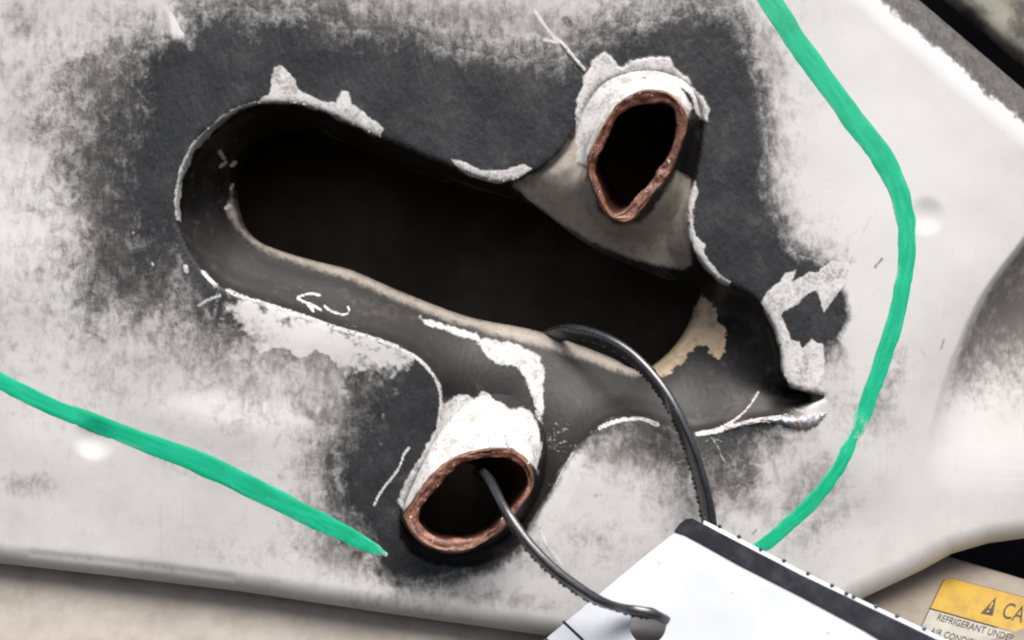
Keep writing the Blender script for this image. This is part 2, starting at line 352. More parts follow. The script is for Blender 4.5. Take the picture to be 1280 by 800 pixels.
for k in range(46):   # fine fibres and hairline scratches on the rubbed metal
    cx, cy = rl.uniform(690, 1000), rl.uniform(575, 700)
    an = rl.normal(-.6, .55); L = rl.uniform(8, 30)
    LINES.append(([(cx - L * math.cos(an), cy - L * math.sin(an)), (cx + rl.normal(0, 2), cy + rl.normal(0, 2)), (cx + L * math.cos(an), cy + L * math.sin(an))], rl.uniform(.7, 1.1), rl.uniform(.4, .62)))
for k in range(26):   # brush-like streaks left of the slot
    cx, cy = rl.uniform(190, 330), rl.uniform(390, 470); L = rl.uniform(10, 28)
    LINES.append(([(cx + L * .22, cy - L), (cx, cy), (cx - L * .18, cy + L)], rl.uniform(2.2, 4.6), rl.uniform(.3, .52)))
for k in range(60):   # specks knocked out of the black
    cx, cy = rl.uniform(330, 480), rl.uniform(440, 560); L = rl.uniform(2, 7)
    an = rl.uniform(-.3, .9)
    LINES.append(([(cx, cy), (cx + L * math.cos(an), cy + L * math.sin(an))], rl.uniform(1.6, 3.6), rl.uniform(.34, .56)))
for k in range(90):   # speckle beside the lower stub
    cx, cy = rl.normal(698, 16), rl.normal(550, 11)
    LINES.append(([(cx, cy), (cx + rl.uniform(1, 4), cy + rl.uniform(-2, 2))], rl.uniform(1, 2.0), rl.uniform(.35, .6)))
DARKS = [([(610, 546), (611, 560)], 1.5, .8), ([(631, 543), (635, 560)], 2.4, .85), ([(588, 553), (590, 565)], 1.6, .7), ([(560, 568), (563, 575)], 1.4, .7), ([(800, 99), (802, 113)], 1.0, .6), ([(783, 106), (787, 118)], 1.0, .6), ([(724, 205), (736, 212), (733, 226)], 3.5, .8), ([(770, 292), (778, 283)], 3, .5), ([(540, 560), (543, 563)], 1.2, .6), ([(568, 553), (569, 556)], 1.4, .6), ([(490, 163), (515, 157), (545, 157), (550, 169)], 3.5, .9), ([(1094, 334), (1102, 324)], 3.0, .8), ([(1086, 345), (1084, 352)], 1.6, .6), ([(1096, 360), (1094, 364)], 1.6, .6), ([(1180, 424), (1176, 436)], 2.4, .7),
         ([(706, 24), (712, 30)], 6, .8), ([(1152, 436), (1158, 448)], 2.4, .55), ([(744, 620), (752, 618)], 3.5, .6), ([(1218, 512), (1220, 513)], 1.5, .8),
         ([(702, 571), (692, 590), (674, 622), (660, 650)], 5, .7), ([(1090, 410), (1094, 404)], 1.5, .5), ([(645, 738), (651, 734)], 1.5, .7), ([(1104, 620), (1100, 632), (1092, 640)], 2, .5), ([(940, 668), (946, 662)], 2.4, .7)]
for k in range(70):
    cx, cy = rl.uniform(20, 1100), rl.uniform(480, 760)
    DARKS.append(([(cx, cy), (cx + rl.uniform(.5, 4), cy + rl.uniform(-2, 2))], rl.uniform(.6, 1.5), rl.uniform(.3, .6)))
SOFT = {   # soft stains: centre, radii, rotation, strength
 'grime_shade': [(130, 240, 52, 110, 0, 1.05), (170, 350, 90, 50, .5, 1.0), (140, 110, 70, 70, 0, .9), (300, 420, 90, 45, .2, .9), (450, 540, 50, 80, 0, .9), (300, 440, 150, 60, .2, .75), (420, 500, 110, 60, .4, .85), (130, 330, 110, 70, -.4, .6), (130, 160, 90, 90, 0, .75), (25, 25, 30, 30, 0, .6), (840, 560, 150, 45, .1, 1.0), (900, 600, 90, 60, -.5, .8), (1010, 610, 60, 40, -.6, .6),
           (1100, 490, 28, 70, .45, .6), (420, 650, 70, 60, .5, .7), (430, 690, 70, 30, .3, .8), (560, 735, 160, 20, .15, .5), (560, 20, 220, 30, .1, .75), (960, 80, 30, 70, -.2, .7), (35, 605, 40, 20, 0, .5),
           (960, 270, 40, 40, 0, .5), (300, 690, 120, 20, .15, .3), (230, 575, 60, 20, .3, .35), (760, 680, 90, 40, 0, .35), (1020, 660, 60, 20, -.6, .5), (660, 690, 60, 30, .6, .5), (1080, 520, 60, 40, .5, .4), (170, 707, 120, 5, .12, .25)],
 'clean': [(360, 402, 75, 20, .32, 1.0), (20, 270, 75, 80, 0, 1.0), (295, 513, 100, 22, .12, 1.3), (225, 20, 16, 34, .1, 1.0), (1130, 200, 170, 230, .5, .9), (1100, 60, 140, 120, .6, .8), (1200, 580, 90, 90, .5, .4), (80, 540, 120, 40, .4, .5), (1010, 210, 50, 80, -.2, .7), (1090, 400, 60, 90, 0, .5), (90, 40, 100, 40, 0, .3)]}

def masks(x, y, stub=False):
    """paint state at photo pixels x, y"""
    out = {}
    sp = np.array(SOOT, float)
    q = smooth_poly(sp, sub=2)
    d, ins, soft = seg_dist(x, y, q, True, q[:, 2])
    soft = np.clip(soft, 3, 80)
    sg = np.where(ins, d, -d)
    sg = sg + (fbm(x, y, 46, 5, 21) - .5) * np.clip(soft * 2.4, 6, 110)
    soft = soft * np.where(soft > 7, 1.9, 1.2) + 1.5
    out['soot'] = np.clip(.60 + sg / (2 * soft), -.1, 1.5)
    halo = .8 * np.exp(-np.clip(-sg, 0, None) / (soft * 1.5 + 6)) * sst(5, 14, soft) * np.where(sg < 0, 1, 0)
    nz = (fbm(x, y, 15, 4, 9) - .5) * 2; nf = (fbm(x, y, 5, 2, 4) - .5) * 2
    def polys(lst):
        m = np.zeros(x.shape)
        for pts, soft, rag in lst:
            p = np.array(pts, float); pad = soft * 2 + 4
            k = (x > p[:, 0].min() - pad) & (x < p[:, 0].max() + pad) & (y > p[:, 1].min() - pad) & (y < p[:, 1].max() + pad)
            if not k.any(): continue
            s = sdf(x[k], y[k], p)
            v = np.clip(.5 + (s / soft + (nz[k] * .9 + nf[k] * .5) * rag) / 2, 0, 1) * sst(-soft * 2, -soft * .4, s)
            m[k] = np.maximum(m[k], v)
        return m
    def lines(lst, m):
        for pts, hw, st in lst:
            p = np.array(pts, float); pad = hw + 4
            k = (x > p[:, 0].min() - pad) & (x < p[:, 0].max() + pad) & (y > p[:, 1].min() - pad) & (y < p[:, 1].max() + pad)
            if not k.any(): continue
            if len(p) > 2: p = smooth_poly(p, False, 4)
            d, _, _ = seg_dist(x[k], y[k], p, False)
            v = st * .76 * (1 - sst(hw * .5, hw * 1.35, d + nf[k] * .6))
            m[k] = np.maximum(m[k], v)
        return m
    us = polys(UNSOOT) * (1 - sst(-2, 1, sdf(x, y, O_POLY))); out['soot'] = out['soot'] - 1.15 * us
    out['chip'] = lines(LINES, polys(CHIPS)); out['tan'] = polys(TANS); out['lip'] = polys(LIPS)
    out['dark'] = lines(DARKS, np.zeros(x.shape))
    for nm, lst in SOFT.items():
        m = np.zeros(x.shape)
        for cx, cy, rx, ry, ro, st in lst:
            c, s = math.cos(ro), math.sin(ro); u = (x - cx) * c + (y - cy) * s; v = -(x - cx) * s + (y - cy) * c
            m = np.maximum(m, st * np.exp(-((u / rx) ** 2 + (v / ry) ** 2) ** 1.3))
        out[nm] = m
    out['grime_shade'] *= 1 - .75 * np.clip(us, 0, 1)
    out['grime_shade'] = np.maximum(out['grime_shade'], halo)
    # the hollow beyond the crease at the right has its shade painted darker
    cr = smooth_poly([(1330, 230), (1280, 296), (1228, 366), (1196, 432), (1172, 500), (1156, 570)], False)
    rt = x - np.interp(y, cr[:, 1], cr[:, 0])
    out['grime_shade'] = np.maximum(out['grime_shade'], .95 * sst(0, 14, rt) * sst(560, 400, y) * sst(200, 260, y))
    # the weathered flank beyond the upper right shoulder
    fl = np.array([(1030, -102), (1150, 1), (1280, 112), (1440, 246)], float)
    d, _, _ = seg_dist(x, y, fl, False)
    fl_ = 1 - sst(24, 38, d + nz * 6 + nf * 3); out['grime_shade'] = np.maximum(out['grime_shade'], 1.4 * fl_); out['soot'] = np.maximum(out['soot'], .5 * fl_); out['clean'] = out['clean'] * (1 - fl_)
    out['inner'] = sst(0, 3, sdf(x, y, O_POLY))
    return out

# ------------------------------------------------------------------ the panel: a pressed sheet with a slot, two lobes and rolled edges
G = 2.0
gx = np.arange(-150, 1432, G); gy = np.arange(-94, 818, G)
X, Y = np.meshgrid(gx, gy)
sO = sdf(X, Y, O_POLY); sI = sdf(X, Y, I_POLY); sP = sdf(X, Y, P_POLY)
for fld in (sO, sI, sP):      # snap nearby grid points onto the contours so that edges are crisp
    gyv, gxv = np.gradient(fld, G); nrm = np.hypot(gxv, gyv) + 1e-6
    k = np.abs(fld) < G * .76
    X = np.where(k, X - fld * gxv / nrm, X); Y = np.where(k, Y - fld * gyv / nrm, Y)
sO = sdf(X, Y, O_POLY); sI = sdf(X, Y, I_POLY); sP = sdf(X, Y, P_POLY)
H = height(X, Y, sO, sI, sP)
def blur(a_, r):
    for ax in (0, 1):
        p_ = np.pad(a_, [(r + 1, r) if k == ax else (0, 0) for k in (0, 1)], mode='edge'); c_ = np.cumsum(p_, ax)
        n_ = a_.shape[ax]; hi = np.take(c_, range(2 * r + 1, 2 * r + 1 + n_), ax); lo = np.take(c_, range(0, n_), ax); a_ = (hi - lo) / (2 * r + 1)
    return a_
Hb = blur(blur(H, 6), 6); wb = sst(3, 20, sO) * sst(3, 20, -sI); H = H * (1 - wb) + Hb * wb      # pressed metal has no creases inside the recess
MK = masks(X.ravel(), Y.ravel())
chipn = MK['chip'].reshape(X.shape)
H = H + .28 * sst(.35, .7, chipn) * np.where((Y < 200) & (X > 700) & (X < 900), 1.3, .2)
def sampleH(px, py):
    s1, s2, s3 = sdf(px, py, O_POLY), sdf(px, py, I_POLY), sdf(px, py, P_POLY)
    return height(px, py, s1, s2, s3)
ny, nx = X.shape
idx = np.arange(ny * nx).reshape(ny, nx)
q = np.stack([idx[:-1, :-1], idx[1:, :-1], idx[1:, 1:], idx[:-1, 1:]], -1).reshape(-1, 4)
sU = np.maximum(sdf(X, Y, np.array(U_OUT, float)), sdf(X, Y, np.array(L_OUT, float)))
cU = sU.ravel()[q].max(1); cI = sI.ravel()[q].mean(1); cP = sP.ravel()[q].mean(1)
q = q[(cI < 0) & (cP > 0) & (cU < 4)]
V = Pv(X.ravel(), Y.ravel(), H.ravel())
used = np.zeros(len(V), bool); used[q.ravel()] = True
remap = np.cumsum(used) - 1
V = V[used]; q = remap[q]; at = {k: v[used] for k, v in MK.items()}
SP = sP.ravel()[used]
# turn the sheet's rims back: boundary edges get a wall going away from the camera
from collections import Counter
ed = np.concatenate([q[:, [0, 1]], q[:, [1, 2]], q[:, [2, 3]], q[:, [3, 0]]])
key = np.sort(ed, 1); kk = key[:, 0].astype(np.int64) * len(V) + key[:, 1]
u, inv, cnt = np.unique(kk, return_inverse=True, return_counts=True)
be = ed[cnt[inv.ravel()] == 1]
bv = np.unique(be); bm_ = {int(v): len(V) + i for i, v in enumerate(bv)}
back = V[bv].copy(); outer = SP[bv] < 12
back[:, 1] += np.where(outer, .005, .0035)
V = np.concatenate([V, back]); at = {k: np.concatenate([v, v[bv]]) for k, v in at.items()}
walls = [[int(b), int(a_), bm_[int(a_)], bm_[int(b)]] for a_, b in be]
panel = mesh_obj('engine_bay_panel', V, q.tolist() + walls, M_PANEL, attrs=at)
tag(panel, 'dirty white sheet metal panel sprayed black around its long slot', 'metal panel')

# dark space behind the slot
def box(name, pts_front, h0, h1, mat, parent):
    n = len(pts_front); v = [P(x, y, h0) for x, y in pts_front] + [P(x, y, h1) for x, y in pts_front]
    f = [[i, (i + 1) % n, n + (i + 1) % n, n + i] for i in range(n)] + [list(range(n, 2 * n))]
    return mesh_obj(name, v, f, mat, parent, False)
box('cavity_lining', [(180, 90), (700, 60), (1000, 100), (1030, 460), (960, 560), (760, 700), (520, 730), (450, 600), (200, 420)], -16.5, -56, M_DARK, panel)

# ------------------------------------------------------------------ torn pipe stubs
def ring(ctrl, n=132, center=None):
    p = smooth_poly(ctrl, True, 8)
    c = center if center else (p[:, 0].mean(), p[:, 1].mean())
    an = np.unwrap(np.arctan2(p[:, 1] - c[1], p[:, 0] - c[0]))
    an = np.mod(np.arctan2(p[:, 1] - c[1], p[:, 0] - c[0]), 2 * np.pi); o = np.argsort(an); an = an[o]; p = p[o]
    t = np.arange(n) / n * 2 * np.pi
    return np.stack([np.interp(t, an, p[:, k], period=2 * np.pi) for k in range(3)], -1)
def loft(rings, sub):
    r = np.array(rings); m = smooth_poly(r.reshape(len(r), -1), False, sub)
    return m.reshape(len(m), r.shape[1], 3)
def loft_mesh(name, L, mat, parent, masked=False, flip=False, rough=0):
    if rough:
        jj, ii = np.meshgrid(np.arange(L.shape[1]), np.arange(L.shape[0]))
        L = L.copy(); wv = np.minimum(1, np.minimum(jj, L.shape[1] - jj) / 5.0)
        L[..., 2] += (fbm(jj * 1.0, ii * 1.3, 6, 4, rough) - .5) * 1.1 * wv
        L[..., 0] += (fbm(jj * 1.0, ii * 1.3, 5, 3, rough + 5) - .5) * 2.4 * wv; L[..., 1] += (fbm(jj * 1.0, ii * 1.3, 5, 3, rough + 9) - .5) * 2.4 * wv
    k, n, _ = L.shape
    f = []
    for i in range(k - 1):
        for j in range(n):
            a_, b = i * n + j, i * n + (j + 1) % n
            f.append([a_, b, b + n, a_ + n] if not flip else [a_, a_ + n, b + n, b])
    pt = L.reshape(-1, 3); v = Pv(pt[:, 0], pt[:, 1], pt[:, 2])
    return mesh_obj(name, v, f, mat, parent, attrs=masks(pt[:, 0], pt[:, 1]) if masked else None)
def h3(lst, h):
    return [(p[0], p[1], p[2] if len(p) > 2 else h) for p in lst]
def torn(r, seed, amp_r, amp_h, n_=132):
    """ragged outline: push points in and out and up and down"""
    t = np.arange(n_); c = r[:, :2].mean(0); q_ = r.copy()
    a1 = (fbm(t * 1.0 + seed * 31, t * 0 + seed, 7, 3) - .5) * 2
    a2 = (fbm(t * 1.0 + seed * 57, t * 0 + seed + 9, 5, 3) - .5) * 2
    wn = np.minimum(1, np.minimum(t, n_ - t) / 8.0)
    d = q_[:, :2] - c; L = np.linalg.norm(d, axis=1, keepdims=True)
    q_[:, :2] += d / L * (a1 * amp_r * wn)[:, None]; q_[:, 2] += a2 * amp_h * wn
    return q_
def stub(name, base, mid, outer, inner, deep, seed, label):
    b, m_ = ring(base), ring(mid); o_, i_ = ring(outer), ring(inner); d_ = ring(deep)
    i_ = i_ * [.82, .82, 1] + o_ * [.18, .18, 0]; o_ = torn(o_, seed, 1.3, .3); i_ = torn(i_, seed + 3, 3.2, .4)
    body = loft_mesh(name, loft([b, m_, (m_ * .4 + o_ * .6) - [0, 0, .3], o_], 10), M_PANEL, panel, True)
    body['label'] = label
    crest = (o_ * .55 + i_ * .45); crest[:, 2] += .55; crest = torn(crest, seed + 5, .8, .3)
    in2 = i_.copy(); in2[:, 2] -= 1.6
    o2 = o_.copy(); o2[:, 2] -= .5; o2[:, :2] += (o_[:, :2] - o_[:, :2].mean(0)) * .012
    loft_mesh('cut_rim', loft([o2, (o_ * .8 + crest * .2) + [0, 0, .45], crest, i_, in2], 6), M_RUST, body, rough=seed)
    mid_d = in2 * .6 + d_ * .4
    loft_mesh('bore_wall', loft([in2, mid_d, d_], 10), M_BORE, body)
    return body
def tilt(pts, h0, gx_, gy_, cx, cy):
    return [(x, y, h0 + gx_ * (x - cx) + gy_ * (y - cy)) for x, y in pts]
U_BASE = [(684, 206, -3), (648, 232, -5), (690, 273, -11), (745, 312, -13), (800, 336, -13), (850, 350, -13), (872, 310, -8), (872, 250, -5), (890, 190, -4), (894, 140, -3), (872, 98, -2), (815, 78, -2), (752, 88, -2), (716, 135, -2.5), (702, 180, -3)]
U_MID = [(722, 208, 0), (712, 238, -2), (735, 272, -6), (765, 296, -8), (800, 300, -8), (832, 285, -7), (850, 258, -4), (858, 225, -2), (866, 180, -1), (869, 143, 0), (855, 112, 2), (812, 96, 2), (766, 114, 2), (742, 145, 1), (728, 182, .5)]
stub('pipe_stub', U_BASE, U_MID, tilt(U_OUT, 5.5, 0, -.02, 798, 195), tilt(U_IN, 5.3, 0, -.02, 798, 195),
     [(800 + 52 * math.cos(t) * .9 + 18 * math.sin(t) * .3, 195 + 62 * math.sin(t), -40) for t in np.linspace(0, 2 * math.pi, 17)[:-1]], 2,
     'upper torn stub ringed by flaking white paint')
L_BASE = [(512, 650, -5), (520, 615, -5), (540, 560, -6), (552, 515, -8), (575, 494, -9), (610, 486, -10), (650, 498, -10), (684, 530, -9), (688, 575, -7), (680, 620, -6), (655, 655, -5), (625, 680, -5), (590, 690, -5), (550, 690, -5), (525, 678, -5)]
L_MID = [(502, 647, 2), (509, 623, 2), (528, 580, 1), (548, 545, -1), (575, 526, -2), (610, 518, -2.5), (645, 524, -2.5), (668, 548, -2), (676, 582, -1), (670, 612, 0), (652, 645, 1), (629, 668, 2), (597, 687, 3), (555, 694, 3), (521, 677, 3)]
stub('pipe_stub', L_BASE, L_MID, tilt(L_OUT, 8, -.01, .015, 585, 625), tilt(L_IN, 7.7, -.01, .015, 585, 625),
     [(572 + 50 * math.cos(t), 622 + 44 * math.sin(t), -40) for t in np.linspace(0, 2 * math.pi, 17)[:-1]], 11,
     'lower torn stub with white top and the strap inside')

# ------------------------------------------------------------------ torn metal at the slot's right tip
bl = smooth_poly([(905, 536, .6, 3), (935, 527, .9, 4), (960, 524, 1.2, 5), (980, 524, 1.6, 8), (998, 527, 1.9, 13), (1012, 525, 2.0, 15), (1024, 521, 1.6, 10), (1033, 514, .8, 3)], False, 8)
vv, ff = [], []
for i, (x, y, h, wd) in enumerate(bl):
    for j in range(9):
        t = j / 8 * 2 - 1
        r_ = (TAB[i, j] - .5)
        vv.append(P(x + r_ * 2, y + t * wd * (1 + .25 * r_) + 2, h * (1 - abs(t) ** 2.2 * 1.3) + r_ * .9 - .4))
for i in range(len(bl) - 1):
    for j in range(8):
        ff.append([i * 9 + j, i * 9 + j + 1, (i + 1) * 9 + j + 1, (i + 1) * 9 + j])
M_BURR = simple('torn_bare_metal', (.36, .25, .24), (.36, .37, .39), 5, .4, .35, .2, .6, .42, .56)
bo = mesh_obj('torn_burr', vv, ff, M_BURR, panel); bo['label'] = 'pinkish grey torn burr of bare metal'

# ------------------------------------------------------------------ green marker strokes lying on the panel
def stroke(ctrl, wear0=0.0, wear1=0.0, seed=0):
    c = smooth_poly(ctrl, False, 10); n = len(c); K = 13
    tn = np.gradient(c[:, :2], axis=0); tn /= np.linalg.norm(tn, axis=1, keepdims=True); nn = np.stack([-tn[:, 1], tn[:, 0]], 1)
    px = np.zeros((n, K)); py = np.zeros((n, K)); wr = np.zeros((n, K))
    for j in range(K):
        t = j / (K - 1) * 2 - 1
        rag = (fbm(np.arange(n) * 1.0 + j * 0 + seed * 40 + (50 if t > 0 else 0), np.zeros(n), 3, 2) - .5) * 3.4 * abs(t)
        px[:, j] = c[:, 0] + nn[:, 0] * (t * c[:, 2] / 2 + rag); py[:, j] = c[:, 1] + nn[:, 1] * (t * c[:, 2] / 2 + rag)
        u_ = np.linspace(0, 1, n); wr[:, j] = wear0 * np.clip(1 - u_ * 5, 0, 1) + wear1 * np.clip(1 - (1 - u_) * 7, 0, 1) + .55 * np.clip(abs(t) - .5, 0, 1) / .5 * (1 if t > 0 else .45)
    hh = sampleH(px.ravel(), py.ravel()).reshape(n, K)
    ins = sdf(px.ravel(), py.ravel(), O_POLY).reshape(n, K)
    tt = np.abs(np.linspace(-1, 1, K))[None]
    hh = hh + .16 * (1 - tt ** 6) - .02
    f = [[i * K + j, i * K + j + 1, (i + 1) * K + j + 1, (i + 1) * K + j] for i in range(n - 1) for j in range(K - 1)]
    o = mesh_obj('marker_stroke', Pv(px.ravel(), py.ravel(), hh.ravel()), f, M_GREEN, panel, attrs={'wear': wr.ravel(), 'along': (np.repeat(np.arange(n)[:, None] * .16, K, 1) + seed * 9).ravel(), 'across': np.repeat(np.linspace(0, 4, K)[None], n, 0).ravel()})
    o['label'] = 'green paint marker stroke'; return o
stroke([(-120, 418, 18), (-60, 448, 20), (0, 476, 22), (60, 506, 22), (150, 541, 24), (250, 579, 28), (340, 622, 27), (400, 652, 25), (440, 672, 21), (468, 686, 14), (484, 695, 5)], .3, .8, 1)
stroke([(905, -85, 28), (940, -35, 28), (975, 20, 29), (1010, 72, 29), (1063, 145, 29), (1104, 198, 29), (1128, 255, 26), (1134, 310, 22), (1128, 360, 21), (1110, 430, 22), (1090, 488, 22), (1076, 525, 20), (1069, 548, 12)], 0, .7, 2)
stroke([(1070, 538, 10), (1060, 562, 16), (1043, 592, 18), (1015, 628, 18), (985, 656, 18), (950, 684, 17), (900, 716, 15)], .2, .3, 3)

# ------------------------------------------------------------------ the neighbouring body panels
def sheet(name, x0, x1, y0, y1, step, hf, mat, keep=None):
    xs, ys = np.arange(x0, x1 + 1, step), np.arange(y0, y1 + 1, step); A, B = np.meshgrid(xs, ys)
    h = hf(A, B); m, n = A.shape; ix = np.arange(m * n).reshape(m, n)
    f = np.stack([ix[:-1, :-1], ix[1:, :-1], ix[1:, 1:], ix[:-1, 1:]], -1).reshape(-1, 4)
    if keep is not None:
        kf = keep(A, B).ravel()[f].all(1); f = f[kf]
    o = mesh_obj(name, Pv(A.ravel(), B.ravel(), h.ravel()), f.tolist(), mat)
    return tag(o, kind='structure')
M_TAN = simple('tan_dusty_paint', (.33, .30, .26), (.26, .235, .20), 9, .65, .04)
M_TAN2 = simple('beige_dusty_paint', (.25, .215, .175), (.195, .168, .135), 9, .65, .04)
M_MOTT = simple('mottled_grey_paint', (.30, .29, .24), (.10, .095, .08), 9, .7, .06, 0, .3, .38, .62)
sheet('lower_ledge', -200, 1000, 690, 900, 6, lambda x, y: -10.5 + .10 * np.clip(y - (700 + .13 * x), -40, 400) + (fbm(x, y, 90, 2) - .5) * .8, M_TAN)
CPA, CPB, CPH = .0, 1.0, -10.0
def cplane(x, y):
    return CPH + .2 * (CPA * (x - 1182) + CPB * (y - 722))
def skew(a_):      # tilt of the corner panel at which the sticker's corner is square
    global CPA
    CPA = a_; o_ = Vector(P(1182, 722, cplane(1182, 722)))
    return (Vector(P(1280, 748, cplane(1280, 748))) - o_).normalized().dot((Vector(P(1145, 800, cplane(1145, 800))) - o_).normalized())
CPA = min(np.arange(-.5, 2.0, .01), key=lambda v: abs(skew(v)))
def sheet_cut(name, mat):
    # rows run parallel to the upper edge, which is turned down like folded sheet
    xs = np.arange(990, 1481, 5.0); rows = np.concatenate([[0, 0, .8, 2.0, 4.0], np.arange(8, 250, 5)]); A, B = np.meshgrid(xs, rows)
    Yp = 694 + (A - 1180) * .30 + B; h = cplane(A, Yp)
    h[0] -= 12; h[1] -= 1.6; h[2] -= .9; h[3] -= .35
    m, n = A.shape; ix = np.arange(m * n).reshape(m, n)
    f = np.stack([ix[:-1, :-1], ix[1:, :-1], ix[1:, 1:], ix[:-1, 1:]], -1).reshape(-1, 4)
    return tag(mesh_obj(name, Pv(A.ravel(), Yp.ravel(), h.ravel()), f.tolist(), mat), kind='structure')
sheet_cut('corner_panel', M_TAN2)
du = np.array([130.0, 111.0]) / math.hypot(130, 111); dn = np.array([du[1], -du[0]])
A, B = np.meshgrid(np.arange(-130, 420, 5.0), np.concatenate([[0, 0, 1.5, 4, 8, 12], np.arange(16, 300, 6)]))
ux = 1180 + du[0] * A + dn[0] * B; uy = du[1] * A + dn[1] * B
uh = -15 + (fbm(ux, uy, 50, 2) - .5) * 1.2 - 5 * np.exp(-B / 7.0); uh[0] -= 8
ix = np.arange(A.size).reshape(A.shape)
tag(mesh_obj('upper_panel', Pv(ux.ravel(), uy.ravel(), uh.ravel()), np.stack([ix[:-1, :-1], ix[1:, :-1], ix[1:, 1:], ix[:-1, 1:]], -1).reshape(-1, 4).tolist(), M_MOTT), kind='structure')
bk = mesh_obj('shade_backing', [P(-900, -700, -130), P(2200, -700, -130), P(2200, 1500, -130), P(-900, 1500, -130)], [[0, 3, 2, 1]], M_BACK, None, False)  # added near-black sheet standing in for the deep shade in the gaps
tag(bk, kind='structure')

# ------------------------------------------------------------------ warning sticker on the corner panel
so_ = Vector(P(1182, 722, cplane(1182, 722))); 
su = (Vector(P(1280, 748, cplane(1280, 748))) - so_); sv = (Vector(P(1145, 800, cplane(1145, 800))) - so_)
U = su.normalized(); Wn = U.cross(sv).normalized(); Vd = Wn.cross(U).normalized()
if Vd.dot(sv) < 0: Vd = -Vd
Nn = U.cross(Vd); 
if Nn.y > 0: Nn = -Nn
HDR = abs((Vector(P(1158, 760, cplane(1158, 760))) - so_).dot(Vd))
sk = bpy.data.objects.new('warning_sticker', None); scn.collection.objects.link(sk); sk.empty_display_size = .01
sk.location = so_
tag(sk, 'yellow and white caution sticker on the beige corner panel', 'sticker')
M_YEL = simple('yellow_print', (.42, .265, .03), (.32, .20, .035), 4, .5, .02)
M_WHT = simple('white_print', (.36, .345, .30), (.28, .27, .235), 4, .5, .02)
M_INK = simple('brown_black_ink', (.035, .025, .022), (.06, .045, .04), 2, .6, .0)
def spt(u, v, l): return U * u + Vd * v + Nn * l
def quad(name, u0, v0, u1, v1, lift, mat, rad=0, corners=(1, 1, 1, 1)):
    pts = []
    for k, (cu, cv, a0) in enumerate(((u0, v0, 180), (u1, v0, 270), (u1, v1, 0), (u0, v1, 90))):
        r = rad if corners[k] else 0
        if r == 0: pts.append((cu, cv)); continue
        ox = cu + r * (1 if k in (0, 3) else -1); oy = cv + r * (1 if k in (0, 1) else -1)
        for s_ in range(7):
            an = math.radians(a0 + 90 * s_ / 6); pts.append((ox + r * math.cos(an), oy + r * math.sin(an)))
    top = [spt(u, v, lift) for u, v in pts]; bot = [spt(u, v, lift - .00012) for u, v in pts]; n = len(pts)
    f = [list(range(n))[::-1]] + [[i, (i + 1) % n, n + (i + 1) % n, n + i] for i in range(n)]
    o = mesh_obj(name, [tuple(p) for p in top + bot], f, mat, sk, False); return o
def uv(px, py):
    """where the sight line through a photo pixel meets the sticker, in sticker coordinates"""
    e_ = Vector((0, -D, Z0)); d = Vector(P(px, py, 0)) - e_; nn = U.cross(Vd)
    p = e_ + d * ((so_ - e_).dot(nn) / d.dot(nn)) - so_
    return p.dot(U), p.dot(Vd)
def text_mesh(body, size):
    cu = bpy.data.curves.new('lettering', 'FONT'); cu.body = body; cu.size = size; cu.resolution_u = 3
    to = bpy.data.objects.new('lettering', cu); scn.collection.objects.link(to)
    bpy.context.view_layer.update()
    me = bpy.data.meshes.new_from_object(to.evaluated_get(bpy.context.evaluated_depsgraph_get()))
    bpy.data.objects.remove(to, do_unlink=True); return me
def text(name, body, start, top, prefix, end):
    u0, v0 = uv(*start); cap = v0 - uv(*top)[1]; u1 = uv(*end)[0]; size = cap / .70
    ext = max(vt.co.x for vt in text_mesh(prefix, size).vertices); sx = (u1 - u0) / ext
    me = text_mesh(body, size)
    for vt in me.vertices: vt.co = spt(u0 + vt.co.x * sx, v0 - vt.co.y, .00047)
    me.materials.clear(); me.materials.append(M_INK); me.name = name
    o = bpy.data.objects.new(name, me); scn.collection.objects.link(o); o.parent = sk; return u0 + sx * max(vt.co.x for vt in text_mesh(body, size).vertices)
text('heading', 'CAUTION', (1250, 772.5), (1258, 753), 'CA', (1277, 780))
ue = text('lettering', 'REFRIGERANT UNDER PRESSURE', (1170, 776), (1173.5, 768.3), 'REFRIGERANT UNDER', (1268, 800))
text('lettering', 'AIR CONDITIONER', (1162, 793), (1165.5, 785.3), 'AIR CONDITIONER', (1245, 813))
SW = ue + .004; SH = HDR * 2.2
quad('border', -.0003, -.0003, SW + .0003, SH + .0003, .0002, M_INK, .0022)
quad('header_field', 0, 0, SW, HDR, .00035, M_YEL, .0018, (1, 1, 0, 0))
quad('text_field', 0, HDR + .0005, SW, SH, .00035, M_WHT, .0018, (0, 0, 1, 1))
tri = [uv(1226, 768), uv(1241, 771), uv(1245.5, 747.5)]
mesh_obj('warning_symbol', [tuple(spt(u, v, .00047)) for u, v in tri], [[0, 2, 1]], M_INK, sk, False)
tc = ((tri[0][0] + tri[1][0]) / 2, (tri[0][1] + tri[1][1]) / 2); th = tc[1] - tri[2][1]; tw_ = th * .035
ap = tri[2]; mk = lambda f, dx: (tc[0] + (ap[0] - tc[0]) * f + dx, tc[1] + (ap[1] - tc[1]) * f)
bar = [mk(.66, -tw_), mk(.66, tw_), mk(.3, tw_), mk(.3, -tw_), mk(.2, -tw_ * 1.2), mk(.2, tw_ * 1.2), mk(.1, tw_ * 1.2), mk(.1, -tw_ * 1.2)]
mesh_obj('exclamation_mark', [tuple(spt(u, v, .00060)) for u, v in bar], [[0, 3, 2, 1], [4, 7, 6, 5]], M_YEL, sk, False)

